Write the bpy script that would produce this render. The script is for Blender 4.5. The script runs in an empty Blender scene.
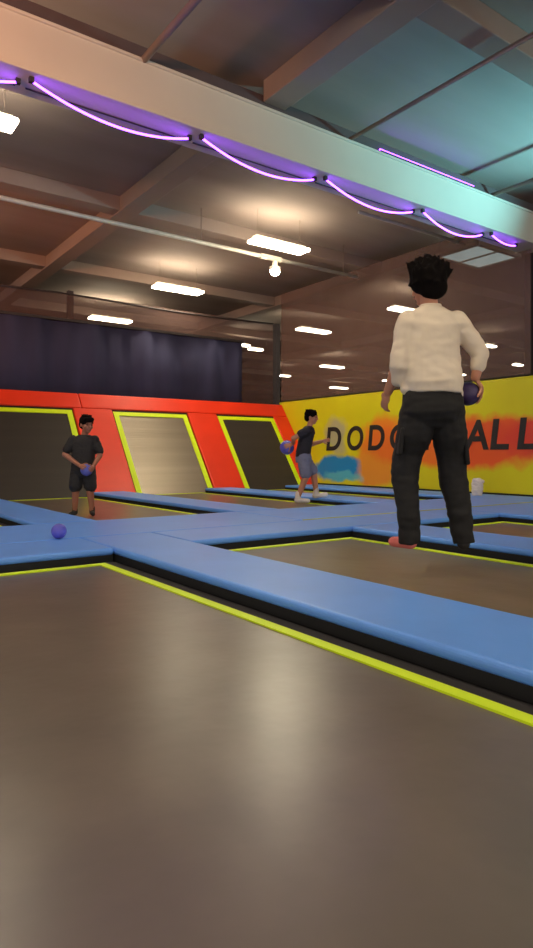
import bpy, bmesh, math, random
from mathutils import Vector, Matrix, noise
random.seed(7)
scn = bpy.context.scene
C = scn.collection
V = Vector
F_PX, CAM_H = 642.0, 0.75
YAW = math.radians(54)            # angle between the view direction and the room's X axis

# ------------------------------------------------------------------ materials
def new_mat(name):
    m = bpy.data.materials.new(name); m.use_nodes = True
    nt = m.node_tree; b = nt.nodes['Principled BSDF']
    return m, nt, b
def lin(c):
    return tuple(((x/255)/12.92 if x/255 <= .04045 else ((x/255+.055)/1.055)**2.4) for x in c)
def mat(name, col, rough=.6, var=.12, scale=6, bump=0, bscale=60, metal=0, spec=.5, coat=0, sheen=0, stretch=(1,1,1)):
    m, nt, b = new_mat(name)
    N, L = nt.nodes, nt.links
    tc = N.new('ShaderNodeTexCoord'); mp = N.new('ShaderNodeMapping'); mp.inputs['Scale'].default_value = stretch
    L.new(tc.outputs['Object'], mp.inputs[0])
    no = N.new('ShaderNodeTexNoise'); no.inputs['Scale'].default_value = scale; no.inputs['Detail'].default_value = 5
    L.new(mp.outputs[0], no.inputs['Vector'])
    cr = N.new('ShaderNodeValToRGB')
    c = lin(col)
    cr.color_ramp.elements[0].position = .25; cr.color_ramp.elements[1].position = .75
    cr.color_ramp.elements[0].color = tuple(x*(1-var) for x in c)+(1,)
    cr.color_ramp.elements[1].color = tuple(min(1, x*(1+var)) for x in c)+(1,)
    L.new(no.outputs['Fac'], cr.inputs[0]); L.new(cr.outputs[0], b.inputs['Base Color'])
    b.inputs['Roughness'].default_value = rough; b.inputs['Metallic'].default_value = metal
    b.inputs['Specular IOR Level'].default_value = spec
    b.inputs['Coat Weight'].default_value = coat
    b.inputs['Sheen Weight'].default_value = sheen
    if bump:
        n2 = N.new('ShaderNodeTexNoise'); n2.inputs['Scale'].default_value = bscale; n2.inputs['Detail'].default_value = 3
        L.new(mp.outputs[0], n2.inputs['Vector'])
        bp = N.new('ShaderNodeBump'); bp.inputs['Strength'].default_value = bump; bp.inputs['Distance'].default_value = .01
        L.new(n2.outputs['Fac'], bp.inputs['Height']); L.new(bp.outputs[0], b.inputs['Normal'])
    return m
def emit(name, col, strength):
    m, nt, b = new_mat(name)
    b.inputs['Base Color'].default_value = (*col, 1)
    b.inputs['Emission Color'].default_value = (*col, 1)
    b.inputs['Emission Strength'].default_value = strength
    return m
def net_mat(name, col, alpha, scale=30):
    """fine woven net: dark cord with open holes, the share of cord varying a little over the sheet"""
    m, nt, b = new_mat(name); N, L = nt.nodes, nt.links
    b.inputs['Base Color'].default_value = (*lin(col), 1); b.inputs['Roughness'].default_value = .8
    tc = N.new('ShaderNodeTexCoord'); no = N.new('ShaderNodeTexNoise'); no.inputs['Scale'].default_value = 1.3
    L.new(tc.outputs['Object'], no.inputs['Vector'])
    mr = N.new('ShaderNodeMapRange'); mr.inputs['To Min'].default_value = alpha-.1; mr.inputs['To Max'].default_value = alpha+.1
    L.new(no.outputs['Fac'], mr.inputs['Value']); L.new(mr.outputs[0], b.inputs['Alpha'])
    return m

M = {}
M['floor']  = mat('dark_floor', (38,34,32), .8)
M['bed']    = mat('woven_trampoline_bed', (104,92,82), .32, .2, 3.0, .35, 4, spec=.7)
M['wbed']   = mat('wall_trampoline_bed', (58,52,46), .5, .1, 5, .3, 24, spec=.35, stretch=(.02,1,1))
M['wbed2']  = mat('highlight_wall_bed', (150,138,122), .40, .12, 5, .5, 60, metal=.75, spec=1.0, stretch=(.02,1,1))  # lighter, metallic copy of the wall bed; boosts the lamp highlight through its colour
M['apron']  = mat('spring_apron', (46,42,40), .7, .1)
M['lime']   = mat('lime_webbing', (222,255,10), .55, .05)
M['steel']  = mat('dark_steel', (40,38,40), .5, metal=.6)
M['pad']    = mat('blue_vinyl', (100,160,252), .42, .07, 2.5, .12, 4, spec=.5)
M['skirt']  = mat('black_skirt', (14,14,16), .7)
M['seam']   = mat('pale_seam_tape', (176,186,120), .7)
M['red']    = mat('red_vinyl', (240,56,20), .45, .06, 2, .1, 4)
M['base']   = mat('wall_base', (40,30,28), .8)
M['navy']   = mat('navy_curtain', (56,56,80), .9, .3, 1.2, .4, 3, spec=.1, stretch=(1.6,1,.25))
M['net']    = net_mat('brown_net', (112,84,74), .55)
M['net2']   = net_mat('back_net', (92,66,60), .4)
M['post']   = mat('dark_post', (46,36,38), .6)
M['cable']  = mat('dark_cable', (40,32,32), .7)
M['deck']   = mat('ceiling_deck', (146,130,122), .8, .12, .8, .1, 4, stretch=(.4,2.5,1))
M['beam']   = mat('painted_beam', (188,176,162), .6, .05, 1.5)
M['girder'] = mat('painted_girder', (142,124,114), .7, .08, 1.5)
M['gap_shade'] = mat('beam_gap_shade', (74,58,58), .7)
M['pipe']   = mat('white_pipe', (190,178,165), .4)
M['pipe2']  = mat('grey_pipe', (130,112,100), .5)
M['wall']   = mat('far_wall', (96,74,66), .85, .15, .5)
M['lamp']   = emit('lamp_diffuser', (1.0,.88,.64), 22)
M['lamp_h'] = mat('lamp_housing', (190,182,165), .5)
M['bulb']   = emit('lamp_bulb', (1.0,.88,.64), 190)
M['panel']  = emit('pale_roof_panel', (.50,.62,.60), .85)
M['led']    = emit('purple_led', (.24,.05,1.0), 8)
M['skin']   = mat('skin', (186,128,100), .55, .06, 8)
M['skin2']  = mat('skin_tan', (160,104,80), .55, .06, 8)
M['hair']   = mat('black_hair', (15,11,10), .95, .3, 40, spec=.1)
M['shirt']  = mat('cream_shirt', (222,206,184), .8, .05, 5, .3, 12)
M['trouser']= mat('black_trousers', (14,12,12), .8, .15, 6, .4, 14)
M['tee']    = mat('black_tee', (33,30,30), .8, .12, 6, .3, 14)
M['tee2']   = mat('navy_black_tee', (34,32,42), .8, .12, 6, .3, 14)
M['short']  = mat('black_shorts', (30,29,31), .8, .12, 6, .3, 14)
M['short2'] = mat('grey_blue_shorts', (118,122,148), .8, .1, 6, .3, 14)
M['sock']   = mat('pink_sock', (220,116,108), .8)
M['sockw']  = mat('white_sock', (222,214,206), .8)
M['shoe']   = mat('white_shoe', (226,220,214), .6)
M['ballp']  = mat('purple_ball', (96,94,200), .4, .1)
M['ballv']  = mat('dark_purple_ball', (56,40,84), .45, .1)
M['ballb']  = mat('blue_violet_ball', (92,100,190), .4, .1)
M['white']  = mat('white_cloth', (226,214,204), .8, .08, 8, .4, 12)
M['letter'] = mat('black_paint', (36,30,30), .6, .5, 5)
M['eye']    = mat('dark_eye', (18,14,12), .2)
M['lip']    = mat('lip', (150,80,70), .5)

def mural():
    m, nt, b = new_mat('painted_mural'); N, L = nt.nodes, nt.links
    b.inputs['Roughness'].default_value = .5
    tc = N.new('ShaderNodeTexCoord')
    no = N.new('ShaderNodeTexNoise'); no.inputs['Scale'].default_value = 2.2; no.inputs['Detail'].default_value = 4
    L.new(tc.outputs['Object'], no.inputs['Vector'])
    off = N.new('ShaderNodeVectorMath'); off.operation = 'MULTIPLY_ADD'
    off.inputs[1].default_value = (0,.75,.4); off.inputs[2].default_value = (0,-.375,-.2)
    L.new(no.outputs['Color'], off.inputs[0])
    ad = N.new('ShaderNodeVectorMath'); ad.operation = 'ADD'
    L.new(tc.outputs['Object'], ad.inputs[0]); L.new(off.outputs[0], ad.inputs[1])
    n3 = N.new('ShaderNodeTexNoise'); n3.inputs['Scale'].default_value = 1.1
    L.new(tc.outputs['Object'], n3.inputs['Vector'])
    cr = N.new('ShaderNodeValToRGB'); cr.color_ramp.elements[0].color = (*lin((206,190,8)),1); cr.color_ramp.elements[1].color = (*lin((228,222,14)),1)
    L.new(n3.outputs['Fac'], cr.inputs[0])
    cur = cr.outputs[0]
    def blob(cy, cz, ry, rz, col, cur, soft=.35, amt=1.0):
        cy *= 1.039; ry *= 1.039; cz = .75+(cz-.75)*1.039+.14; rz *= 1.039
        s = N.new('ShaderNodeVectorMath'); s.operation = 'SUBTRACT'; s.inputs[1].default_value = (0,cy,cz); L.new(ad.outputs[0], s.inputs[0])
        d = N.new('ShaderNodeVectorMath'); d.operation = 'MULTIPLY'; d.inputs[1].default_value = (0,1/ry,1/rz); L.new(s.outputs[0], d.inputs[0])
        ln = N.new('ShaderNodeVectorMath'); ln.operation = 'LENGTH'; L.new(d.outputs[0], ln.inputs[0])
        mr = N.new('ShaderNodeMapRange'); mr.inputs['From Min'].default_value = 1+soft/2; mr.inputs['From Max'].default_value = 1-soft/2
        mr.inputs['To Max'].default_value = amt
        L.new(ln.outputs['Value'], mr.inputs['Value'])
        mx = N.new('ShaderNodeMix'); mx.data_type = 'RGBA'; mx.inputs[7].default_value = (*lin(col),1)
        L.new(mr.outputs[0], mx.inputs[0]); L.new(cur, mx.inputs[6])
        return mx.outputs[2]
    # object coordinates: y runs along the wall (0 at the wall's origin), z up
    cur = blob(9.95, 1.12, .40, .36, (176,168,140), cur, .4, .85)
    cur = blob(8.65, .85, .62, .62, (240,140,34), cur)
    cur = blob(8.9, .45, .7, .30, (238,150,40), cur)
    cur = blob(7.4, .95, 1.6, .42, (240,118,34), cur)
    cur = blob(6.3, .95, 1.0, .40, (238,92,36), cur)
    cur = blob(4.8, 1.02, 1.3, .36, (228,66,44), cur)
    cur = blob(9.95, .46, .72, .26, (22,134,190), cur, .3)
    cur = blob(9.75, .30, .55, .10, (96,190,190), cur, .5, .8)
    L.new(cur, b.inputs['Base Color'])
    return m
M['mural'] = mural()

# ------------------------------------------------------------------ object helpers
def tag(o, label=None, cat=None, group=None, kind=None):
    if label: o['label'] = label
    if cat: o['category'] = cat
    if group: o['group'] = group
    if kind: o['kind'] = kind
    return o
def empty(name, loc, rz=0, **k):
    o = bpy.data.objects.new(name, None); C.objects.link(o)
    o.empty_display_size = .1
    o.location = loc; o.rotation_euler = (0,0,rz)
    return tag(o, **k)
def obj(name, bm, m, parent=None, loc=None, smooth=False, bevel=0, segs=2):
    me = bpy.data.meshes.new(name)
    bmesh.ops.recalc_face_normals(bm, faces=bm.faces)
    bm.to_mesh(me); bm.free()
    me.materials.append(m)
    if smooth:
        for p in me.polygons: p.use_smooth = True
    o = bpy.data.objects.new(name, me); C.objects.link(o)
    if parent: o.parent = parent
    if loc: o.location = loc
    if bevel:
        b = o.modifiers.new('bevel','BEVEL'); b.width = bevel; b.segments = segs; b.limit_method = 'ANGLE'
    return o
def box(bm, x0,x1,y0,y1,z0,z1):
    vs = [bm.verts.new((x,y,z)) for z in (z0,z1) for y in (y0,y1) for x in (x0,x1)]
    for f in ((0,1,3,2),(4,6,7,5),(0,4,5,1),(2,3,7,6),(0,2,6,4),(1,5,7,3)): bm.faces.new([vs[i] for i in f])
def BM(*boxes):
    bm = bmesh.new()
    for b in boxes: box(bm, *b)
    return bm
def prism(bm, pts, axis, a0, a1):
    """extrude a closed outline of 2-D points along an axis (outline in the other two)"""
    def mk(p, a):
        return {'x':(a,p[0],p[1]),'y':(p[0],a,p[1]),'z':(p[0],p[1],a)}[axis]
    A = [bm.verts.new(mk(p,a0)) for p in pts]; B = [bm.verts.new(mk(p,a1)) for p in pts]
    n = len(pts)
    bm.faces.new(A); bm.faces.new(B[::-1])
    for i in range(n): bm.faces.new((A[i],A[(i+1)%n],B[(i+1)%n],B[i]))
def tube(bm, pts, r, n=8, radii=None):
    pts = [V(p) for p in pts]; rings = []
    for i, p in enumerate(pts):
        t = (pts[min(i+1,len(pts)-1)]-pts[max(i-1,0)]).normalized()
        a = t.orthogonal().normalized() if i == 0 else (prev - t*prev.dot(t)).normalized()
        prev = a; b = t.cross(a)
        rr = radii[i] if radii else r
        rings.append([bm.verts.new(p + (a*math.cos(2*math.pi*k/n)+b*math.sin(2*math.pi*k/n))*rr) for k in range(n)])
    for A,B in zip(rings, rings[1:]):
        for k in range(n): bm.faces.new((A[k],A[(k+1)%n],B[(k+1)%n],B[k]))
    bm.faces.new(rings[0][::-1]); bm.faces.new(rings[-1])
def structure(name, bm, m, bevel=0):
    o = obj(name, bm, m, bevel=bevel); o['kind'] = 'structure'; return o
def ring(bm, x0,x1,y0,y1,w,z0,z1):
    """rectangular frame as one closed band"""
    out = [(x0,y0),(x1,y0),(x1,y1),(x0,y1)]; inn = [(x0+w,y0+w),(x1-w,y0+w),(x1-w,y1-w),(x0+w,y1-w)]
    v = {}
    for z in (z0,z1):
        for k,pts in (('o',out),('i',inn)):
            for i,p in enumerate(pts): v[k,i,z] = bm.verts.new((*p,z))
    for i in range(4):
        j = (i+1)%4
        bm.faces.new((v['o',i,z1],v['o',j,z1],v['i',j,z1],v['i',i,z1]))
        bm.faces.new((v['o',i,z0],v['i',i,z0],v['i',j,z0],v['o',j,z0]))
        bm.faces.new((v['o',i,z0],v['o',j,z0],v['o',j,z1],v['o',i,z1]))
        bm.faces.new((v['i',i,z0],v['i',i,z1],v['i',j,z1],v['i',j,z0]))

def ell(bm, c, r, rot=None, sub=3):
    m = Matrix.Translation(V(c))
    if rot is not None: m = m @ rot.to_4x4()
    m = m @ Matrix.Diagonal((*r,1))
    bmesh.ops.create_icosphere(bm, subdivisions=sub, radius=1, matrix=m)
# ------------------------------------------------------------------ the setting
FZ = -.14
structure('floor', BM((-14,44,-9,44,FZ-.2,FZ)), M['floor'])
DECK = 4.84
structure('ceiling', BM((-14,44,-9,44,DECK,DECK+.2)), M['deck'])
structure('wall_far', BM((-14,44,44,44.2,FZ,DECK)), M['wall'])
structure('wall_right', BM((44,44.2,-9,44,FZ,DECK)), M['wall'])

# sloped wall at the back: frame carrying the wall trampolines
UW = 9.35                                    # face of the yellow wall
SV, SZ = .581, .814                         # slope direction in (y, z)
def sl(s, n=0):                             # point on the slope: s along it, n out of it
    return (11.0 + SV*s - SZ*n, .1 + SZ*s + SV*n)
S0, S1 = -.29, 2.21
bm = bmesh.new()
pr = [sl(S0), sl(S1), (12.34, sl(S1)[1]), (12.34, FZ)]
prism(bm, pr, 'x', -6, UW+.0)
structure('wall_back', bm, M['base'])

# main ceiling beam and the coffers
BV, BB, BT, BW = 5.65, 4.02, 4.52, .36
bm = bmesh.new()
prism(bm, [(BV-.03,BB),(BV+BW+.03,BB),(BV+BW+.03,BB+.03),(BV+BW,BB+.03),(BV+BW,BT-.03),(BV+BW+.02,BT-.03),(BV+BW+.02,BT),(BV-.02,BT),(BV-.02,BT-.03),(BV,BT-.03),(BV,BB+.03),(BV-.03,BB+.03)], 'x', -14, UW+.6)
structure('trim_1', bm, M['beam'], .006)
structure('trim_2', BM((-14,UW+.6,BV+.06,BV+BW+.02,BT+.001,BT+.16)), M['gap_shade'])  # dark strip set in place of the shaded gap between beam and deck
n = 3
for u in (-1.6, 4.1, 10.0, 16.0, 22.0, 28.0, 34.0):
    for (a,b,h) in ((-9,BV+.055,4.6),(BV+BW+.025,44,4.6)):
        if u > 9.5 and a < 0: continue
        structure(f'trim_{n}', BM((u,u+.30,a,b,h,DECK)), M['girder'], .01); n += 1
for v in (-4.0, 3.55, 9.6, 13.4, 17.4, 21.4, 25.4, 29.4, 33.4):
    structure(f'trim_{n}', BM((-14,44,v,v+.28,4.62,DECK)), M['girder'], .01); n += 1

# ------------------------------------------------------------------ trampolines in the floor
def trampoline(x0,x1,y0,y1,label):
    cx, cy = (x0+x1)/2, (y0+y1)/2
    t = empty('trampoline', (cx,cy,FZ), label=label, cat='trampoline', group='trampolines in the floor')
    a,b,c,d = x0-cx, x1-cx, y0-cy, y1-cy
    k = -FZ
    bm = bmesh.new(); ring(bm, a,b,c,d,.03,0,k-.02)
    obj('frame', bm, M['steel'], t)
    bm = bmesh.new(); ring(bm, a+.03,b-.03,c+.03,d-.03,.13,k-.035,k-.012)
    obj('spring_apron', bm, M['apron'], t)
    bm = bmesh.new()                                        # the woven bed, dipping a hair in the middle
    nx, ny = 16, max(16, int((y1-y0)*6))
    for (zo, flip) in ((0,0),(-.012,1)):
        g = [[bm.verts.new((a+.13+(b-a-.26)*i/nx, c+.13+(d-c-.26)*j/ny,
              k-.004+zo-.012*math.sin(math.pi*i/nx)*math.sin(math.pi*j/ny))) for j in range(ny+1)] for i in range(nx+1)]
        for i in range(nx):
            for j in range(ny):
                f = (g[i][j],g[i+1][j],g[i+1][j+1],g[i][j+1]); bm.faces.new(f[::-1] if flip else f)
    obj('bed', bm, M['bed'], t, smooth=True)
    bm = bmesh.new(); ring(bm, a+.125,b-.125,c+.125,d-.125,.055,k-.012,k+.003)
    obj('border_stripe', bm, M['lime'], t)
    return t
P0, P1, P2, P3, P4, P5, P6 = 1.82, 2.44, 4.13, 4.75, 6.44, 7.06, 8.42
R0, R1, R2 = 4.35, 5.05, 6.27
RW = 10.93
trampoline(-.75, P0, -2.2, R0, 'large dark trampoline filling the foreground with bright lime border')
trampoline(P1, P2, -2.2, R0, 'trampoline under the jumping person in the cream shirt')
trampoline(P3, P4, -2.2, R0, 'small visible corner of trampoline at right edge, behind the jumper\'s legs')
trampoline(.13, P0, R2, RW, 'trampoline sliver at the far left edge, in front of the red sloped wall')
trampoline(P1, P2, R2, RW, 'far trampoline under the child in black tee and shorts')
trampoline(P3, P4, R2, RW, 'far brown trampoline before the glossy bright wall trampoline')
trampoline(P5, P6, R2, RW, 'far thin trampoline strip along the foot of the yellow wall')

PT = .08
def pad(x0,x1,y0,y1,label,seam=None,z0=FZ):
    cx, cy = (x0+x1)/2, (y0+y1)/2
    t = empty('floor_pad', (cx,cy,z0), label=label, cat='pad', group='blue floor pads')
    a,b,c,d = x0-cx, x1-cx, y0-cy, y1-cy
    bm = BM((a+.006,b-.006,c+.006,d-.006,0,-z0+.032))
    obj('skirt', bm, M['skirt'], t)
    # cushion: softly crowned slab
    bm = bmesh.new(); box(bm, a,b,c,d,-z0+.028,-z0+PT)
    long = max(b-a, d-c); nx = max(4,int((b-a)/.16)); ny = max(4,int((d-c)/.16))
    ob = obj('cushion', bm, M['pad'], t, bevel=.022, segs=4, smooth=False)
    if seam:
        e = seam
        bm = BM((a+.01,b-.01,c-.004,c+.03,-z0+PT-.02,-z0+PT+.003)) if e == 'front' else bmesh.new()
        obj('seam_tape', bm, M['seam'], t, bevel=.002)['label'] = 'pale green seam tape'
    return t
G_ = .004
pad(P0,P1,-2.2,R1-G_, 'long blue pad running between the foreground trampoline and the jumper\'s trampoline')
pad(P2,P3,-2.2,R0-G_, 'blue pad just behind the jumper\'s legs, right of their trampoline')
pad(-3,P0-G_,R0,R1-G_, 'blue pad across the far end of the foreground trampoline, left of its corner')
pad(P1+G_,P4,R0,R1-G_, 'blue pad across the far end of the jumper\'s trampoline')
pad(P4+G_,P6,-2.2,R1-G_, 'wide blue pad at right edge between two trampolines near the yellow wall')
pad(-3,P2,R1,R2, 'blue cross pad with the loose purple ball lying on it')
pad(P2+G_,P6,R1,R2, 'blue cross pad with pale seam tape in front of the child in grey shorts', seam='front')
pad(P0,P1,R2+G_,RW, 'blue pad at far left, left of the child in black tee')
pad(P2,P3,R2+G_,RW, 'blue pad right of the child in black tee, running back to the red wall')
pad(P4,P5,R2+G_,RW, 'blue pad running back beside the child in grey shorts')
pad(P6+G_,UW-.06,-2.2,RW, 'blue pad strip along the foot of the yellow painted wall')
pad(-3,.13,R2+G_,RW, 'blue pad beyond the left frame edge before the red wall')

# ------------------------------------------------------------------ red sloped wall
def slab(bm, x0,x1,s0,s1,n0,n1):
    prism(bm, [sl(s0,n0),sl(s1,n0),sl(s1,n1),sl(s0,n1)], 'x', x0, x1)
SB = S0+.06
WT = [(.15,1.72),(2.42,4.17),(4.99,6.63),(7.40,8.93)]
ST = 1.80                                     # top of the wall trampolines along the slope
labs = ['wall trampoline beyond the left frame edge','dark wall trampoline at left behind the child in black tee',
        'bright glossy wall trampoline between two red panels','dark wall trampoline nearest the yellow wall']
for (x0,x1),lb in zip(WT,labs):
    if x1 < 2: continue
    y,z = sl(S0+.05,.0)
    t = empty('wall_trampoline', ((x0+x1)/2,y,z), label=lb, cat='wall trampoline', group='wall trampolines in the red wall')
    ox = V(((x0+x1)/2,y,z))
    def put(nm, bm, m, **k):
        bmesh.ops.translate(bm, verts=bm.verts, vec=-ox); return obj(nm, bm, m, t, **k)
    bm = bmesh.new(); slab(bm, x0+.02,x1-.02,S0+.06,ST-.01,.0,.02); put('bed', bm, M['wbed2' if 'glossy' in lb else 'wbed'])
    w = .105
    bm = bmesh.new(); ust = [(x0,SB),(x0+w,SB),(x0+w,ST-.09),(x1-w,ST-.09),(x1-w,SB),(x1,SB),(x1,ST),(x0,ST)]
    lo = [bm.verts.new((q[0],*sl(q[1],.02))) for q in ust]; hi = [bm.verts.new((q[0],*sl(q[1],.034))) for q in ust]
    bm.faces.new(hi); bm.faces.new(lo[::-1])
    for i in range(8): bm.faces.new((lo[i],lo[(i+1)%8],hi[(i+1)%8],hi[i]))
    put('border_stripe', bm, M['lime'])
    bm = bmesh.new(); slab(bm, x0-.03,x1+.03,ST,ST+.045,.0,.03); put('top_gap_strip', bm, M['skirt'])
def wpad(x0,x1,s0,s1,label,n1=.06):
    ym,zm = sl(s0,0); ox = V(((x0+x1)/2,ym,zm))
    bm = bmesh.new(); slab(bm, x0,x1,s0,s1,.0,n1)
    bmesh.ops.translate(bm, verts=bm.verts, vec=-ox)
    o = obj('wall_pad', bm, M['red'], None, loc=ox, bevel=.02, segs=3)
    return tag(o, label, 'wall pad', 'red wall pads')
SB = S0+.06
wpad(WT[0][1]+.02,WT[1][0]-.02,SB,ST+.04,'upright red pad at far left edge of the sloped wall')
wpad(WT[1][1]+.02,WT[2][0]-.02,SB,ST+.04,'upright red pad between the child in black tee and the glossy wall trampoline')
wpad(WT[2][1]+.02,WT[3][0]-.02,SB,ST+.04,'upright red pad between the glossy and the rightmost wall trampolines')
wpad(WT[3][1]+.005,UW-.005,SB,ST+.04,'narrow red pad squeezed between rightmost wall trampoline and yellow wall')
wpad(-3.5,4.36,ST+.05,S1,'long red pad along the top of the sloped wall, left of its seam')
wpad(4.37,UW-.005,ST+.05,S1,'long red pad along the top of the sloped wall, reaching the yellow wall')

# ------------------------------------------------------------------ curtain, net, posts above the red wall
ZR = sl(S1)[1]
VN = 12.45
t = empty('curtain', (1.5,VN,ZR), label='dark navy curtain panel hanging above the red sloped wall', cat='curtain')
bm = bmesh.new()
nx = 120
g = []
for (off) in (0,.02):
    row = []
    for i in range(nx+1):
        x = -7.0+ (6.85+7.0)*i/nx
        yy = .05*math.sin(i*.55)+.03*math.sin(i*1.31+1)+off
        row.append((bm.verts.new((x+0.0,yy,-.3)), bm.verts.new((x,yy*.6,1.46))))
    g.append(row)
for i in range(nx):
    for r,fl in ((g[0],0),(g[1],1)):
        f = (r[i][0],r[i+1][0],r[i+1][1],r[i][1]); bm.faces.new(f[::-1] if fl else f)
    bm.faces.new((g[0][i][0],g[1][i][0],g[1][i+1][0],g[0][i+1][0])); bm.faces.new((g[0][i][1],g[0][i+1][1],g[1][i+1][1],g[1][i][1]))
for i in (0,nx): bm.faces.new((g[0][i][0],g[0][i][1],g[1][i][1],g[1][i][0]))
obj('fabric', bm, M['navy'], t, smooth=True)
obj('top_hem', BM((-7.0,6.86,-.05,.06,1.44,1.49)), M['cable'], t)

def post(x,y,z0,z1,w,label):
    bm = BM((-w/2,w/2,-w/2,w/2,0,z1-z0))
    o = obj('net_post', bm, M['post'], None, loc=(x,y,z0), bevel=.006)
    return tag(o, label, 'post', 'net posts')
post(4.36,VN+.22,FZ,4.0,.11,'dark post rising from the curtain above the seam of the red wall')
post(UW+.16,VN+.22,FZ,3.95,.13,'dark corner post above the meeting of red and yellow walls')
bm = BM((-.14,.14,-.14,.14,0,BB-FZ))
tag(obj('steel_column', bm, M['post'], None, loc=(UW+.395,BV+.24,FZ), bevel=.01), 'thick dark column at right edge under the end of the beam', 'column')

def sheet(name, p0, p1, z0, z1, m, label, cable):
    p0,p1 = V(p0),V(p1); d = p1-p0; L = d.length
    t = empty(name, (p0.x,p0.y,z0), math.atan2(d.y,d.x), label=label, cat='net')
    bm = bmesh.new()
    if cable: box(bm, 0,L,-.003,.003,.02,z1-z0)
    else: prism(bm, [(0,.02),(L,.02),(L,BB-.01-z0),(L-.27,BB-.01-z0),(L-.27,z1-z0),(0,z1-z0)], 'y', -.003, .003)
    obj('mesh_sheet', bm, m, t)
    bm = bmesh.new()
    if not cable: tube(bm, [(0,0,.03),(L,0,.03)], .012, 8); obj('bottom_cord', bm, M['cable'], t); return t
    tube(bm, [(L*i/20,0,z1-z0-.05*math.sin(math.pi*(i*3/20%1))) for i in range(21)], .02, 8)
    obj('top_cable', bm, M['cable'], t, smooth=True)
    return t
sheet('net', (-5.5,VN+.12), (UW-.02,VN+.12), ZR, 3.92, M['net2'], 'brown net strung above the navy curtain and red wall', True)
sheet('net', (UW+.05,VN-.12), (UW+.05,BV+.14), 1.99, 4.6, M['net'], 'brown net rising above the yellow painted wall', False)

# ------------------------------------------------------------------ yellow wall with lettering
t = empty('painted_wall', (UW,0,FZ), label='yellow padded wall with dodgeball lettering and paint splashes', cat='wall')
mb = BM((0,.22,-3,12.34,0,1.965-FZ)); wp = obj('mural_panel', mb, M['mural'], t, bevel=.015)
# object coords of the panel: z is measured from the floor; offset handled below
obj('top_rail', BM((-.006,.23,-3.01,12.35,1.96-FZ,1.99-FZ)), M['mural'], t, bevel=.01)
obj('base_strip', BM((-.02,.0,-3,RW,.0,.105-FZ)), M['skirt'], t)
def letter(ch, v, w, z=.823, h=.51):
    v *= 1.039; w *= 1.039
    cu = bpy.data.curves.new('letter','FONT'); cu.body = ch; cu.size = 1; cu.extrude = .004; cu.offset = .022
    cu.shear = -.06 if False else .12
    o = bpy.data.objects.new('tmp', cu); C.objects.link(o)
    dg = bpy.context.evaluated_depsgraph_get(); me = bpy.data.meshes.new_from_object(o.evaluated_get(dg))
    bpy.data.objects.remove(o)
    xs = [q.co.x for q in me.vertices]; ys = [q.co.y for q in me.vertices]
    x0,x1,y0,y1 = min(xs),max(xs),min(ys),max(ys)
    for q in me.vertices:
        x = (q.co.x-(x0+x1)/2)/(x1-x0)*w; y = (q.co.y-y0)/(y1-y0)*h; zz = q.co.z
        q.co = (-.006-zz, -x, y)
    me.materials.append(M['letter'])
    ob = bpy.data.objects.new('letter', me); C.objects.link(ob); ob.parent = t; ob.location = (0,v,z-FZ)
    ob['label'] = f'black painted letter {ch}'
for ch,v,w in (('D',10.0,.46),('O',9.36,.46),('D',8.78,.44),('G',8.20,.44),('E',7.64,.38),('B',7.08,.42),('A',6.52,.48),('L',6.08,.34),('L',5.60,.34)):
    letter(ch, v, w)

# ------------------------------------------------------------------ lamps on the ceiling
LZ = 4.28
lamps = [((1.33,7.24),'ceiling lamp at the left edge under the beam'),
 ((6.63,8.75),'largest bright ceiling lamp beside the white pipe'),
 ((6.62,12.36),'bright ceiling lamp left of centre above the curtain'),
 ((6.66,16.2),'thin ceiling lamp seen just above the curtain top'),
 ((12.0,14.2),'ceiling lamp just right of the corner post'),
 ((12.2,10.85),'ceiling lamp beside the left shoulder of the jumper'),
 ((11.7,17.45),'small far lamp just left of the curtain end'),
 ((12.55,17.9),'small far lamp just right of the curtain end'),
 ((17.6,19.65),'far ceiling lamp above the first letters, upper one'),
 ((23.5,25.7),'far ceiling lamp above the first letters, lower one'),
 ((17.9,23.2),'tiny far lamp just right of the corner post'),
 ((18.4,12.8),'small far lamp outside the right elbow of the jumper'),
 ((16.7,12.6),'small far lamp in the gap between right arm and back of the jumper'),
 ((24.0,18.2),'tiny far lamp just above the ball in the jumper\'s hand'),
 ((23.2,14.85),'small far lamp at the right edge above the yellow wall'),
 ((23.1,21.8),'tiny far lamp left of the jumper, above their hanging left hand'),
 ((1.78,-1.2),'ceiling lamp overhead behind the viewer'),
 ((6.6,-1.2),'ceiling lamp overhead at the near right'),
 ((-3.0,3.4),'ceiling lamp overhead at the near left'),
 ((1.78,2.6),'ceiling lamp directly above the foreground trampoline')]
for (x,y),lb in lamps:
    t = empty('ceiling_lamp', (x,y,LZ), label=lb, cat='ceiling lamp', group='fluorescent ceiling lamps')
    L_, W_ = (.56, .15) if not any(k in lb for k in ('tiny','small far')) else (.26, .10)
    bm = bmesh.new()
    prism(bm, [(-W_*.55,.05),(-W_*.4,.11),(W_*.4,.11),(W_*.55,.05)], 'x', -L_+.04, L_-.04)
    obj('housing', bm, M['lamp_h'], t)
    obj('diffuser', BM((-L_,L_,-W_,W_,0,.055)), M['lamp'], t, bevel=.015)
    for s in (-.45,.45):
        bm = bmesh.new(); tube(bm, [(s,0,.10),(s,0,DECK-LZ)], .004, 6); obj('hanger_rod', bm, M['pipe2'], t)

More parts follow.
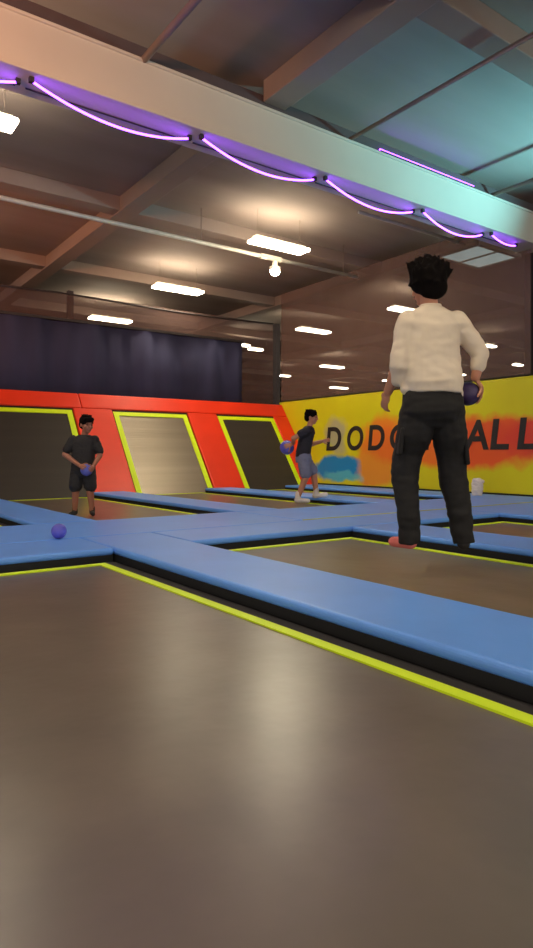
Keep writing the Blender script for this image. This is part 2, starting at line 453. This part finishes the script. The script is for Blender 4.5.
# pipes
def pipe(pts, r, m, label):
    p = V(pts[0]); bm = bmesh.new(); tube(bm, [V(q)-p for q in pts], r, 12)
    o = obj('ceiling_pipe', bm, m, None, loc=p, smooth=True); return tag(o, label, 'pipe', 'ceiling pipes')
t = empty('sprinkler_pipe', (-6,9.28,4.27), label='long white sprinkler pipe under the ceiling beside the large lamp', cat='pipe')
bm = bmesh.new(); tube(bm, [(0,0,0),(14.98,0,0)], .034, 12); obj('pipe', bm, M['pipe'], t, smooth=True)
bm = bmesh.new(); tube(bm,[(12.6,0,0),(13.06,0,0)],.05,12); obj('coupling', bm, M['pipe'], t)
pl = empty('pendant_lamp', (6.93,9.28,4.06), label='small bright pendant lamp hanging from the white pipe beside the large lamp', cat='lamp')
bm = bmesh.new(); tube(bm, [(0,0,.16),(0,0,.08),(0,0,.06),(0,0,.0)], 0, 16, [.045,.05,.10,.10]); obj('housing', bm, M['pipe'], pl)
bm = bmesh.new(); ell(bm, (0,0,-.02), (.085,.085,.075)); obj('bulb', bm, M['bulb'], pl, smooth=True)
for x in (1,4.5,8,11.4,14.6):
    bm = bmesh.new(); tube(bm, [(x,0,.02),(x,0,DECK-4.27)], .008, 6); obj('hanger_rod', bm, M['pipe2'], t)
pipe([(2.66,-6,4.52),(2.66,BV+.1,4.52)], .035, M['girder'], 'thin ceiling pipe above the left half of the main beam')
pipe([(5.36,-6,4.54),(5.36,BV+.1,4.54)], .025, M['pipe2'], 'thin ceiling pipe crossing the teal lit ceiling panel')
pipe([(8.2,-6,4.54),(8.2,BV+.1,4.54)], .03, M['pipe2'], 'thin ceiling pipe meeting the beam at right edge')
pipe([(7.0,7.2,4.50),(9.6,7.2,4.50)], .03, M['pipe'], 'short pale pipe above the head of the jumper')
# translucent roof panel
t = empty('roof_panel', (10.35,7.45,4.47), label='pale lit translucent roof panel at right below the beam end', cat='roof panel')
obj('diffuser', BM((-.6,.6,-.42,.42,0,.03)), M['panel'], t)
bm = bmesh.new(); ring(bm, -.66,.66,-.48,.48,.07,-.02,.05); obj('frame', bm, M['lamp_h'], t); obj('crossbar', BM((-.03,.03,-.42,.42,-.015,.02)), M['lamp_h'], t)
for sx in (-.6,.6):
    for sy in (-.42,.42):
        bm = bmesh.new(); tube(bm, [(sx,sy,.04),(sx,sy,DECK-4.47)], .008, 6); obj('hanger_rod', bm, M['pipe2'], t)

# LED ropes under the beam
anch = [-.08,1.58,3.28,4.96,6.68,8.20,9.05]
ll = ['purple light rope swag at the left edge under the beam','purple light rope swag, second from the left edge under the beam',
 'purple light rope swag above the middle of the picture','purple light rope swag right of centre, ahead of the teal part of the beam',
 'purple light rope swag above the head of the jumper','short purple light rope at the right end of the beam']
for a,b,lb in zip(anch, anch[1:], ll):
    a += .045; b -= .045; L = b-a; bm = bmesh.new()
    sag = .14 if L > 1 else .05
    pts = [(L*i/24, .06+.09*i/24, -.03-sag*4*(i/24)*(1-i/24)) for i in range(25)]
    t = empty('light_rope', (a,BV,BB), label=lb, cat='light rope', group='purple light ropes under the beam')
    tube(bm, pts, .011, 8); obj('rope', bm, M['led'], t, smooth=True)
    obj('clip', BM((-.02,.02,.04,.08,-.045,0)), M['cable'], t); obj('clip', BM((L-.02,L+.02,.13,.17,-.045,0)), M['cable'], t)
    bm = bmesh.new(); tube(bm, [(0,.24,-.012),(L,.24,-.012)], .008, 6); obj('dark_wire', bm, M['cable'], t)
o = empty('light_rope', (5.9,BV+.045,BT+.06), label='straight purple light strip on top of the beam at right', cat='light rope')
bm = bmesh.new(); tube(bm, [(0,0,0),(1.9,0,0)], .012, 8); obj('rope', bm, M['led'], o, smooth=True)
obj('mounting_rail', BM((0,1.9,-.02,.02,-.06,-.01)), M['cable'], o)

# ------------------------------------------------------------------ people: organic bodies by voxel union
def cap(bm, p0, p1, r0, r1, n=14, sq=None):
    """tapered capsule"""
    p0,p1 = V(p0),V(p1); t = (p1-p0); L = t.length; t = t/L if L > 1e-6 else V((0,0,1))
    a = t.orthogonal().normalized(); b = t.cross(a)
    rings = []; K = 4
    prof = [(-math.cos(math.pi/2*i/K)*r0, math.sin(math.pi/2*i/K)*r0) for i in range(K+1)] + \
           [(L+math.sin(math.pi/2*i/K)*r1, math.cos(math.pi/2*i/K)*r1) for i in range(K+1)]
    for (h,r) in prof:
        c = p0+t*h
        if r < 1e-5: rings.append([bm.verts.new(c)])
        else: rings.append([bm.verts.new(c+(a*math.cos(2*math.pi*k/n)+b*math.sin(2*math.pi*k/n))*r) for k in range(n)])
    for A,B in zip(rings, rings[1:]):
        if len(A) == 1: [bm.faces.new((A[0],B[(k+1)%n],B[k])) for k in range(n)]
        elif len(B) == 1: [bm.faces.new((A[k],A[(k+1)%n],B[0])) for k in range(n)]
        else: [bm.faces.new((A[k],A[(k+1)%n],B[(k+1)%n],B[k])) for k in range(n)]
def limb(bm, pts, radii):
    for i in range(len(pts)-1): cap(bm, pts[i], pts[i+1], radii[i], radii[i+1])
def loft(bm, rings, n=24, p=2.3):
    """rings: (centre, half width, half depth, yaw) stacked upwards"""
    R = []
    for (c,rx,ry,yaw) in rings:
        c = V(c); q = []
        for k in range(n):
            a = 2*math.pi*k/n; ca,sa = math.cos(a),math.sin(a)
            x = math.copysign(abs(ca)**(2/p),ca)*rx; y = math.copysign(abs(sa)**(2/p),sa)*ry
            q.append(bm.verts.new(c+V((x*math.cos(yaw)-y*math.sin(yaw), x*math.sin(yaw)+y*math.cos(yaw), 0))))
        R.append(q)
    for A,B in zip(R,R[1:]):
        for k in range(n): bm.faces.new((A[k],A[(k+1)%n],B[(k+1)%n],B[k]))
    bm.faces.new(R[0][::-1]); bm.faces.new(R[-1])
def cone(bm, p0, p1, r0, n=7):
    cap(bm, p0, p1, r0, .004, n)
def union(name, bm, m, parent, voxel=.008, smooth=6, wrinkle=0, wscale=.09):
    bmesh.ops.recalc_face_normals(bm, faces=bm.faces)
    me = bpy.data.meshes.new(name); bm.to_mesh(me); bm.free()
    o = bpy.data.objects.new('tmp', me); C.objects.link(o)
    r = o.modifiers.new('r','REMESH'); r.mode = 'VOXEL'; r.voxel_size = voxel
    s = o.modifiers.new('s','SMOOTH'); s.factor = .5; s.iterations = smooth
    dg = bpy.context.evaluated_depsgraph_get(); me2 = bpy.data.meshes.new_from_object(o.evaluated_get(dg))
    bpy.data.objects.remove(o)
    me2.name = name; me2.materials.clear(); me2.materials.append(m)
    if wrinkle:
        ns = [v.normal.copy() for v in me2.vertices]
        for v,nn in zip(me2.vertices, ns):
            p = v.co
            w = noise.noise(V((p.x/wscale, p.y/wscale, p.z/wscale*1.7)))*.6 + noise.noise(V((p.x/wscale*2.1+9, p.y/wscale*2.1, p.z/wscale*4)))*.4
            v.co = p + nn*w*wrinkle
    for p in me2.polygons: p.use_smooth = True
    ob = bpy.data.objects.new(name, me2); C.objects.link(ob); ob.parent = parent
    return ob
def hand(bm, wrist, fdir, pnorm, s=1.0, thumb=1, curl=.5):
    """open, slightly curled hand: palm, four unequal fingers and a thumb leaving the side of the palm"""
    w,f,pn = V(wrist), V(fdir).normalized(), V(pnorm); pn = (pn-f*pn.dot(f)).normalized(); sd = f.cross(pn)*thumb
    rot = Matrix((sd,f,pn)).transposed()
    ell(bm, w+f*.045*s, (.036*s,.052*s,.014*s), rot)
    for i,(off,ln) in enumerate(((.027,.9),(.009,1.0),(-.009,.94),(-.026,.74))):
        p = w+f*.08*s+sd*off*s; d = f+sd*off*3; rr = .0088*s
        ang = curl*.6
        for k,sg in enumerate((.036,.024,.02)):
            d2 = (f*math.cos(ang)+pn*math.sin(ang)+sd*off*3).normalized()
            q = p+d2*sg*ln*s; cap(bm, p, q, rr, rr*.93, 8); p = q; rr *= .93; ang += curl
    p = w+f*.02*s+sd*.024*s
    for k,(sg,a) in enumerate(((.034,.9),(.028,.5),(.022,.2))):
        d = (f*math.cos(a)+sd*math.sin(a)+pn*(.35+.2*k)).normalized(); q = p+d*sg*s
        cap(bm, p, q, (.0115-.001*k)*s, (.0105-.001*k)*s, 8); p = q
def hand_on_ball(bm, bc, R, cdir, fdir, s=1.0, thumb=1):
    """hand closed over a ball: palm outside the ball at bc + cdir, fingers following its surface. Returns the wrist."""
    bc,c = V(bc),V(cdir).normalized(); f = V(fdir); f = (f-c*f.dot(c)).normalized(); sd = f.cross(c)*-thumb
    rot = Matrix((sd,f,c)).transposed(); pr = R+.014*s
    pc = bc+c*pr
    ell(bm, pc-f*.012*s, (.037*s,.046*s,.014*s), rot)
    def on(theta, off, rad):
        d = (c*math.cos(theta)+f*math.sin(theta)); ax = d
        return bc + (d*math.cos(off)+sd*math.sin(off)).normalized()*rad
    for off,ln in ((.027,.9),(.009,1.0),(-.009,.94),(-.026,.74)):
        th = .030*s/R; o_ = off*s/R; rr = .0088*s
        p = on(th, o_, R+.012*s)
        for sg in (.036,.025,.02):
            th += sg*ln*s/R; q = on(th, o_*(1.25), R+rr*.9); cap(bm, p, q, rr, rr*.93, 8); p = q; rr *= .94
    p = bc+c*(R+.012*s)-f*.025*s+sd*.026*s
    for k,a in enumerate((.35,.75,1.1)):
        q = bc+(c*math.cos(a)+(sd*.85+f*.35)*math.sin(a)).normalized()*(R+.011*s); cap(bm, p, q, .011*s, .0095*s, 8); p = q
    return pc - f*.06*s + c*.004
def head(bm, c, face, s=1.0, up=(0,0,1)):
    """skull, jaw, nose, brow, lips, ears; c = centre of the head, face = where it looks"""
    c = V(c); f = V(face).normalized(); u = V(up); u = (u-f*u.dot(f)).normalized(); r = f.cross(u)
    rot = Matrix((r,f,u)).transposed()
    P = lambda x,y,z: c+(r*x+f*y+u*z)*s
    ell(bm, P(0,-.012,.028), (.075*s,.094*s,.088*s), rot)
    ell(bm, P(0,.028,-.04), (.056*s,.058*s,.066*s), rot)
    ell(bm, P(0,.058,-.088), (.026*s,.022*s,.020*s), rot, 2)
    ell(bm, P(0,.078,.028), (.052*s,.014*s,.012*s), rot, 2)
    cap(bm, P(0,.082,.018), P(0,.103,-.020), .009*s, .0145*s, 8)
    ell(bm, P(0,.083,-.052), (.022*s,.010*s,.009*s), rot, 2)
    for e in (-1,1):
        ell(bm, P(.077*e,-.008,-.006), (.010*s,.019*s,.030*s), rot, 2)
        ell(bm, P(.04*e,.06,-.022), (.024*s,.022*s,.024*s), rot, 2)
    return P, rot
def face_parts(P, rot, s, parent):
    for e in (-1,1):
        bm = bmesh.new(); ell(bm, P(.032*e,.083,.010), (.012*s,.008*s,.0065*s), rot, 2); obj('eye', bm, M['eye'], parent, smooth=True)
        bm = bmesh.new(); ell(bm, P(.033*e,.089,.034), (.019*s,.006*s,.0045*s), rot, 2); obj('eyebrow', bm, M['hair'], parent, smooth=True)
    bm = bmesh.new(); ell(bm, P(0,.092,-.052), (.022*s,.005*s,.006*s), rot, 2); obj('lips', bm, M['lip'], parent, smooth=True)
def ball(name, c, r, m, label):
    bm = bmesh.new(); bmesh.ops.create_uvsphere(bm, u_segments=32, v_segments=20, radius=r)
    o = obj(name, bm, m, None, loc=c, smooth=True)
    # moulded grip lines and valve
    bm = bmesh.new()
    for ax in range(1):
        pts = []
        for i in range(37):
            a = 2*math.pi*i/36; q = (math.cos(a)*r*1.002, math.sin(a)*r*1.002)
            pts.append({0:(0,q[0],q[1]),1:(q[0],0,q[1]),2:(q[0],q[1],0)}[ax])
        tube(bm, pts, r*.018, 6)
    obj('seam', bm, m, o, smooth=True)
    return tag(o, label, 'ball', 'dodgeballs')

YR = -(math.pi/2-YAW)                # local x = picture right, local y = away from the viewer
def world_pt(root, p):
    return Matrix.Translation(root.location) @ Matrix.Rotation(root.rotation_euler.z,4,'Z') @ V(p)

# --- the jumper in the foreground, seen from behind
A = empty('person', (3.17,2.617,.168), YR, label='jumping person seen from behind in cream shirt and black trousers', cat='person')
bR = .074; bc = V((.238,.045,.960)); 
bm = bmesh.new()
loft(bm, [((0,0,.84),.14,.10,0),((0,0,.92),.155,.11,0),((0,.005,1.06),.135,.095,0),((0,.01,1.2),.15,.10,0),((.0,.01,1.34),.165,.10,0),((.0,.0,1.42),.13,.075,0),((-.005,0,1.46),.07,.06,0)])
cap(bm, (-.005,.0,1.43), (-.02,.015,1.56), .056, .052)
hf = V((-.62,.75,-.05))
P,rot = head(bm, (-.022,.03,1.625), hf, 1.0)
LK,LA = V((-.15,.045,.49)), V((-.142,-.015,.085)); RK,RA = V((.135,.045,.49)), V((.182,-.02,.075))
limb(bm, [(-.088,0,.88),LK,LA], [.085,.055,.038]); limb(bm, [(.088,0,.88),RK,RA], [.085,.055,.038])
# feet
cap(bm, LA+V((.0,-.025,-.045)), LA+V((-.075,.095,-.058)), .034, .028); cap(bm, LA, LA+V((0,-.02,-.04)), .038,.036)
cap(bm, RA+V((0,-.02,-.04)), RA+V((.04,.12,-.055)), .034, .026); cap(bm, RA, RA+V((0,-.02,-.035)), .038,.036)
LE,LW = V((-.215,-.01,1.125)), V((-.255,.10,.975)); 
limb(bm, [(-.155,0,1.40),LE,LW], [.052,.042,.029]); hand(bm, LW, (-.15,.45,-.75), (.8,.4,.2), 1.0, -1, .45)
RWr = hand_on_ball(bm, bc, bR, (.75,-.35,.55), (-.1,.35,-.85), 1.0, -1)
RE = V((.295,-.01,1.19)); limb(bm, [(.155,0,1.40),RE,RWr], [.052,.042,.029])
body = union('body', bm, M['skin'], A, .006, 4)
face_parts(P, rot, 1.0, A)
# hair flung upward by the jump
bm = bmesh.new(); hc = V((-.022,.018,1.66))
ell(bm, hc+V((0,-.01,.0)), (.106,.112,.098)); ell(bm, hc+V((.02,-.045,-.055)), (.082,.066,.075))
rnd = random.Random(3)
for i in range(150):
    a = rnd.uniform(0,2*math.pi); ph = rnd.uniform(-.35,1.45)
    d = V((math.cos(a)*math.cos(ph), math.sin(a)*math.cos(ph), math.sin(ph)))
    if d.dot(hf.normalized()) > .55 and d.z < .55: continue
    st = hc+V((d.x*.088,d.y*.095,d.z*.082))
    up = max(0, .25+d.z*.6)
    en = st+(d*.5+V((0,0,.55+.5*up))).normalized()*rnd.uniform(.05,.09)
    if d.z < -.1: en = st+(d*.8+V((0,0,-.1))).normalized()*rnd.uniform(.03,.05)
    cone(bm, st, en, rnd.uniform(.024,.036))
for x,y,dx,dz in ((-.08,-.02,-.05,.085),(-.055,-.03,-.045,.09),(.08,-.02,.045,.085),(.055,.0,.035,.09),(.095,-.01,.05,.04)):
    cone(bm, hc+V((x,y,.035)), hc+V((x+dx,y,.035+dz)), .032)
bmesh.ops.scale(bm, verts=bm.verts, vec=(1.1,1.05,1.0), space=Matrix.Translation(-hc))
union('hair', bm, M['hair'], A, .009, 5)
# trousers
bm = bmesh.new()
loft(bm, [((0,-.005,.745),.14,.09,0),((0,-.008,.79),.18,.13,0),((0,-.012,.84),.196,.15,0),((0,-.008,.92),.185,.142,0),((0,0,.99),.165,.125,0)])
limb(bm, [(-.088,0,.84),(-.106,0,.71),LK+V((.008,0,.1)),LK+V((-.012,-.005,-.08))], [.115,.110,.094,.084]); tube(bm, [LK+V((-.012,-.005,-.05)),(-.150,-.012,.22),(-.142,-.018,.03)], 0, 20, [.084,.070,.064])
limb(bm, [(.088,0,.84),(.106,0,.71),RK+V((-.005,0,.1)),RK+V((.006,-.005,-.08))], [.115,.110,.098,.088]); tube(bm, [RK+V((.006,-.005,-.05)),(.168,-.015,.22),(.190,-.022,.03)], 0, 20, [.088,.074,.066])
tr = union('trousers', bm, M['trouser'], A, .008, 4, .012, .13)
for x,y,z in ((-.200,.01,.66),(.200,.02,.60)):
    bm = BM((-.014,.014,-.07,.07,-.085,.085)); o = obj('cargo_pocket', bm, M['trouser'], A, loc=(x,y-.01,z), bevel=.012, segs=3); o.rotation_euler = (0,.12 if x<0 else -.1,0)
bm = bmesh.new(); loft(bm, [((0,0,.968),.172,.132,0),((0,0,1.005),.169,.129,0)]); obj('waistband', bm, M['trouser'], A, smooth=True)
# shirt
bm = bmesh.new()
loft(bm, [((.01,-.005,.955),.172,.145,0),((.005,-.008,1.02),.184,.155,0),((.0,-.005,1.12),.172,.138,0),((-.002,.0,1.25),.168,.13,0),((-.002,.005,1.37),.176,.125,0),((-.002,.0,1.445),.150,.092,0),((-.006,.0,1.49),.078,.072,0)])
cap(bm, (.09,-.02,.97),(.15,.0,.955),.06,.05); cap(bm, (-.16,-.02,.985),(-.13,-.02,.99),.045,.04)
limb(bm, [(-.148,0,1.40),(-.180,-.01,1.26),LE+V((.01,-.01,.0)),(-.205,.03,1.055)], [.074,.070,.064,.054])
limb(bm, [(.150,0,1.40),(.235,-.005,1.29),RE+V((.0,0,.01)),RE*.55+RWr*.45], [.072,.066,.056,.048])
union('shirt', bm, M['shirt'], A, .008, 7, .012, .16)
bm = bmesh.new(); loft(bm, [((-.008,.002,1.475),.074,.068,0),((-.01,.004,1.505),.066,.062,0)]); obj('collar', bm, M['shirt'], A, smooth=True)
# socks
bm = bmesh.new(); cap(bm, LA+V((.0,-.028,-.047)), LA+V((-.08,.10,-.058)), .040, .033); cap(bm, LA+V((0,0,.03)), LA+V((0,-.025,-.04)), .044,.042)
union('sock', bm, M['sock'], A, .006, 4)['label'] = 'pink sock'
bm = bmesh.new(); cap(bm, RA+V((0,-.023,-.042)), RA+V((.042,.125,-.055)), .040, .032); cap(bm, RA+V((0,0,.03)), RA+V((0,-.02,-.035)), .044,.042)
union('sock', bm, M['tee'], A, .006, 4)['label'] = 'black sock'
ball('ball', world_pt(A, bc), bR, M['ballv'], 'dark purple ball held at the right hip of the jumper')

# --- child in black tee and shorts at left, facing the viewer
B = empty('person', (2.80,7.66,.0), YR+.12, label='child in black tee and black shorts standing on far trampoline at left', cat='person')
bR2 = .072; bc2 = V((.065,-.175,.56))
bm = bmesh.new()
loft(bm, [((-.005,0,.56),.105,.08,0),((-.005,0,.63),.115,.082,0),((0,0,.75),.105,.075,0),((.005,-.005,.88),.125,.078,0),((.008,-.005,.95),.10,.06,0),((.01,-.005,.985),.05,.045,0)])
cap(bm, (.012,-.01,.96), (.035,-.025,1.05), .042, .04)
hf2 = V((.55,-.8,-.18)); P,rot = head(bm, (.045,-.035,1.105), hf2, .92)
BLK,BLA = V((-.085,-.04,.32)),V((-.105,.02,.065)); BRK,BRA = V((.085,-.05,.32)),V((.105,-.01,.065))
limb(bm, [(-.065,0,.58),BLK,BLA], [.07,.047,.031]); limb(bm, [(.065,0,.58),BRK,BRA], [.07,.047,.031])
LE2 = V((-.215,-.03,.745))
W2 = hand_on_ball(bm, bc2, bR2, (-.75,-.2,.55), (.55,-.75,-.2), .82, 1)
limb(bm, [(-.12,0,.925),LE2,W2], [.044,.034,.023])
RE2 = V((.20,-.02,.735)); W3 = V((.175,-.12,.58)); W3 = hand_on_ball(bm, bc2, bR2, (.9,.1,.35), (-.2,-.9,-.35), .82, -1)
limb(bm, [(.135,0,.925),RE2,W3], [.044,.034,.023])
for a_,dx in ((BLA,-.03),(BRA,.03)):
    cap(bm, a_+V((0,.01,-.035)), a_+V((dx,-.12,-.042)), .028, .021); cap(bm, a_, a_+V((0,.01,-.03)), .032,.03)
union('body', bm, M['skin2'], B, .006, 4); face_parts(P, rot, .92, B)
bm = bmesh.new()
ell(bm, P(0,-.022,.048), (.083,.098,.078), rot); ell(bm, P(0,-.06,.0), (.074,.055,.07), rot); cap(bm, P(-.04,.062,.082), P(.045,.062,.08), .026,.026)
for i in range(40):
    a = rnd.uniform(0,6.28); q = P(math.cos(a)*.05,-.02+math.sin(a)*.06,.11); cone(bm, q, q+V((rnd.uniform(-.02,.02),rnd.uniform(-.02,.02),.02)), .014)
union('hair', bm, M['hair'], B, .006, 3)
bm = bmesh.new()
loft(bm, [((0,-.003,.545),.145,.112,0),((0,0,.66),.14,.106,0),((.004,0,.80),.14,.10,0),((.006,0,.90),.148,.094,0),((.008,-.003,.955),.12,.072,0),((.01,-.004,.985),.062,.056,0)])
limb(bm, [(-.12,0,.925),(-.19,-.02,.80)], [.056,.056]); limb(bm, [(.135,0,.925),(.19,-.012,.79)], [.056,.056])
union('tee_shirt', bm, M['tee'], B, .007, 5, .008, .07)
bm = bmesh.new()
loft(bm, [((0,0,.47),.132,.10,0),((0,0,.54),.14,.108,0),((0,0,.62),.125,.095,0)])
limb(bm, [(-.065,0,.55),(-.088,-.035,.36)], [.085,.08]); limb(bm, [(.065,0,.55),(.09,-.042,.36)], [.085,.08])
union('shorts', bm, M['short'], B, .007, 5, .008, .07)
for a_,dx in ((BLA,-.03),(BRA,.03)):
    bm = bmesh.new(); cap(bm, a_+V((0,.012,-.033)), a_+V((dx,-.125,-.040)), .032, .025); cap(bm, a_+V((0,0,.03)), a_+V((0,.01,-.03)), .035,.034)
    union('sock', bm, M['tee'], B, .006, 4)
ball('ball', world_pt(B, bc2), bR2, M['ballb'], 'blue violet ball held in front by the child in black tee')

# --- youth in black tee and grey shorts, walking to the right by the yellow wall
D = empty('person', (6.22,7.60,PT-.08), YR, label='child in dark tee and grey blue shorts walking right by the yellow wall', cat='person')
bR3 = .11; bc3 = V((-.25,.06,.85))
bm = bmesh.new()
loft(bm, [((0,0,.70),.10,.125,0),((0,0,.77),.10,.13,0),((.02,0,.90),.09,.115,0),((.055,0,1.05),.098,.14,0),((.07,0,1.13),.08,.11,0),((.078,0,1.17),.05,.055,0)])
cap(bm, (.08,0,1.14), (.115,0,1.25), .046, .044)
hf3 = V((.93,-.3,-.12)); P,rot = head(bm, (.125,-.005,1.31), hf3, .95)
K1,A1 = V((.03,-.06,.40)), V((-.085,-.06,.10)); K2,A2 = V((.16,.07,.45)), V((.20,.07,.16))
limb(bm, [(0,-.07,.73),K1,A1], [.082,.055,.036]); limb(bm, [(0,.07,.73),K2,A2], [.082,.055,.036])
E1 = V((-.16,-.17,.985)); W1 = hand_on_ball(bm, bc3, bR3, (.35,-.85,.35), (-.9,-.2,-.3), .9, 1)
limb(bm, [(.05,-.15,1.10),E1,W1], [.048,.038,.026])
E2 = V((.13,.20,.90)); W2_ = V((.30,.16,.95)); limb(bm, [(.06,.15,1.10),E2,W2_], [.048,.038,.026]); hand(bm, W2_, (1,-.1,.15), (0,-.9,.2), .9, 1, .5)
for a_,dz in ((A1,0),(A2,.03)):
    cap(bm, a_+V((-.01,0,-.045)), a_+V((.14,0,-.06+dz)), .032,.024); cap(bm, a_, a_+V((-.01,0,-.04)), .036,.034)
union('body', bm, M['skin'], D, .006, 4); face_parts(P, rot, .95, D)
bm = bmesh.new()
ell(bm, P(0,-.022,.045), (.085,.1,.082), rot); ell(bm, P(0,-.065,-.005), (.074,.055,.07), rot)
for i in range(60):
    a = rnd.uniform(0,6.28); rr = rnd.uniform(.02,.085); q = P(math.cos(a)*rr,-.02+math.sin(a)*rr,.085); cone(bm, q, q+V((rnd.uniform(-.03,.03),rnd.uniform(-.03,.03),.035)), .016)
union('hair', bm, M['hair'], D, .006, 3)
bm = bmesh.new()
loft(bm, [((-.01,0,.70),.115,.15,0),((0,0,.80),.115,.148,0),((.03,0,.95),.112,.145,0),((.058,0,1.07),.118,.16,0),((.072,0,1.14),.09,.12,0),((.08,0,1.175),.056,.06,0)])
limb(bm, [(.05,-.15,1.10),(-.05,-.165,1.05)], [.066,.064]); limb(bm, [(.06,.15,1.10),(.095,.18,1.0)], [.066,.064])
union('tee_shirt', bm, M['tee2'], D, .007, 5, .008, .07)
bm = bmesh.new()
loft(bm, [((0,0,.62),.12,.155,0),((0,0,.70),.125,.158,0),((0,0,.76),.11,.145,0)])
limb(bm, [(0,-.07,.70),(.028,-.064,.46)], [.10,.094]); limb(bm, [(0,.07,.70),(.13,.07,.50)], [.10,.094])
union('shorts', bm, M['short2'], D, .007, 5, .009, .07)
for a_,dz in ((A1,0),(A2,.03)):
    bm = bmesh.new(); cap(bm, a_+V((-.02,0,-.05)), a_+V((.15,0,-.062+dz)), .042,.034); cap(bm, a_+V((-.005,0,-.01)), a_+V((-.01,0,-.045)), .045,.042)
    sh = union('shoe', bm, M['shoe'], D, .006, 4); sh['label'] = 'white shoe'
    bm = bmesh.new(); cap(bm, a_+V((0,0,.05)), a_+V((-.005,0,-.01)), .042,.042); union('sock', bm, M['sockw'], D, .006, 3)
ball('ball', world_pt(D, bc3), bR3, M['ballp'], 'purple ball held behind the child in grey blue shorts')

# loose ball on the pad, white bag by the wall
ball('ball', (1.656,5.07,PT+.06), .06, M['ballp'], 'loose purple ball lying on the blue pad at left')
bg = empty('drawstring_bag', (8.85,6.39,PT), .3, label='small white cloth bag standing by the yellow wall behind the jumper\'s leg', cat='bag')
bm = bmesh.new(); loft(bm, [((0,0,0),.07,.075,0),((0,0,.06),.082,.085,0),((.01,.0,.17),.085,.09,0),((.0,.0,.24),.075,.08,0),((-.0,.01,.28),.05,.05,0)]); cap(bm, (.0,-.04,.25),(.0,-.085,.23),.035,.03)
union('pouch', bm, M['white'], bg, .007, 4, .012, .06)
bm = bmesh.new(); tube(bm, [(.01+.05*math.cos(i*.6),.05*math.sin(i*.6),.27) for i in range(12)], .006, 6); obj('drawstring', bm, M['sockw'], bg, smooth=True)

# ------------------------------------------------------------------ light
def area(name, loc, rot, size, power, col, sy=None):
    l = bpy.data.lights.new(name,'AREA'); l.energy = power; l.color = col; l.size = size
    if sy: l.shape = 'RECTANGLE'; l.size_y = sy
    o = bpy.data.objects.new(name,l); C.objects.link(o); o.location = loc; o.rotation_euler = rot; return o
def spot(name, loc, tgt, power, col, ang, blend=.6, r=.12):
    l = bpy.data.lights.new(name,'SPOT'); l.energy = power; l.color = col; l.spot_size = math.radians(ang); l.spot_blend = blend; l.shadow_soft_size = r
    o = bpy.data.objects.new(name,l); C.objects.link(o); o.location = loc
    o.rotation_euler = (V(tgt)-V(loc)).to_track_quat('-Z','Y').to_euler(); return o
spot('teal_stage_light', (9.6,3.0,3.3), (7.7,4.5,4.84), 760, (.24,.84,.95), 78, 1.0)
spot('teal_beam_light', (6.6,.6,3.4), (6.6,5.65,4.25), 40, (.30,1.0,.80), 38, .6)
spot('orange_stage_light', (-1.8,3.0,3.2), (1.0,5.65,4.3), 420, (1.0,.42,.22), 60, .9)
spot('orange_back_light', (-2.0,9.0,3.0), (2.0,12.5,5.0), 500, (1.0,.36,.12), 80, .9)
w = bpy.data.worlds.new('hall_air'); scn.world = w; w.use_nodes = True
w.node_tree.nodes['Background'].inputs[0].default_value = (.9,.79,.72,1); w.node_tree.nodes['Background'].inputs[1].default_value = .9

# ------------------------------------------------------------------ camera
cam = bpy.data.cameras.new('camera'); co = bpy.data.objects.new('camera', cam); C.objects.link(co)
co.location = (0,0,CAM_H); co.rotation_euler = (math.pi/2, 0, YAW-math.pi/2)
cam.sensor_fit = 'VERTICAL'; cam.sensor_height = 24.0; cam.lens = 24.0*F_PX/948
cam.shift_y = -20/948; cam.clip_start = .02; cam.clip_end = 200
scn.camera = co
scn.view_settings.view_transform = 'Standard'; scn.view_settings.look = 'None'
scn.view_settings.exposure = 0.9; scn.view_settings.gamma = 1.0; scn.view_settings.use_curve_mapping = False
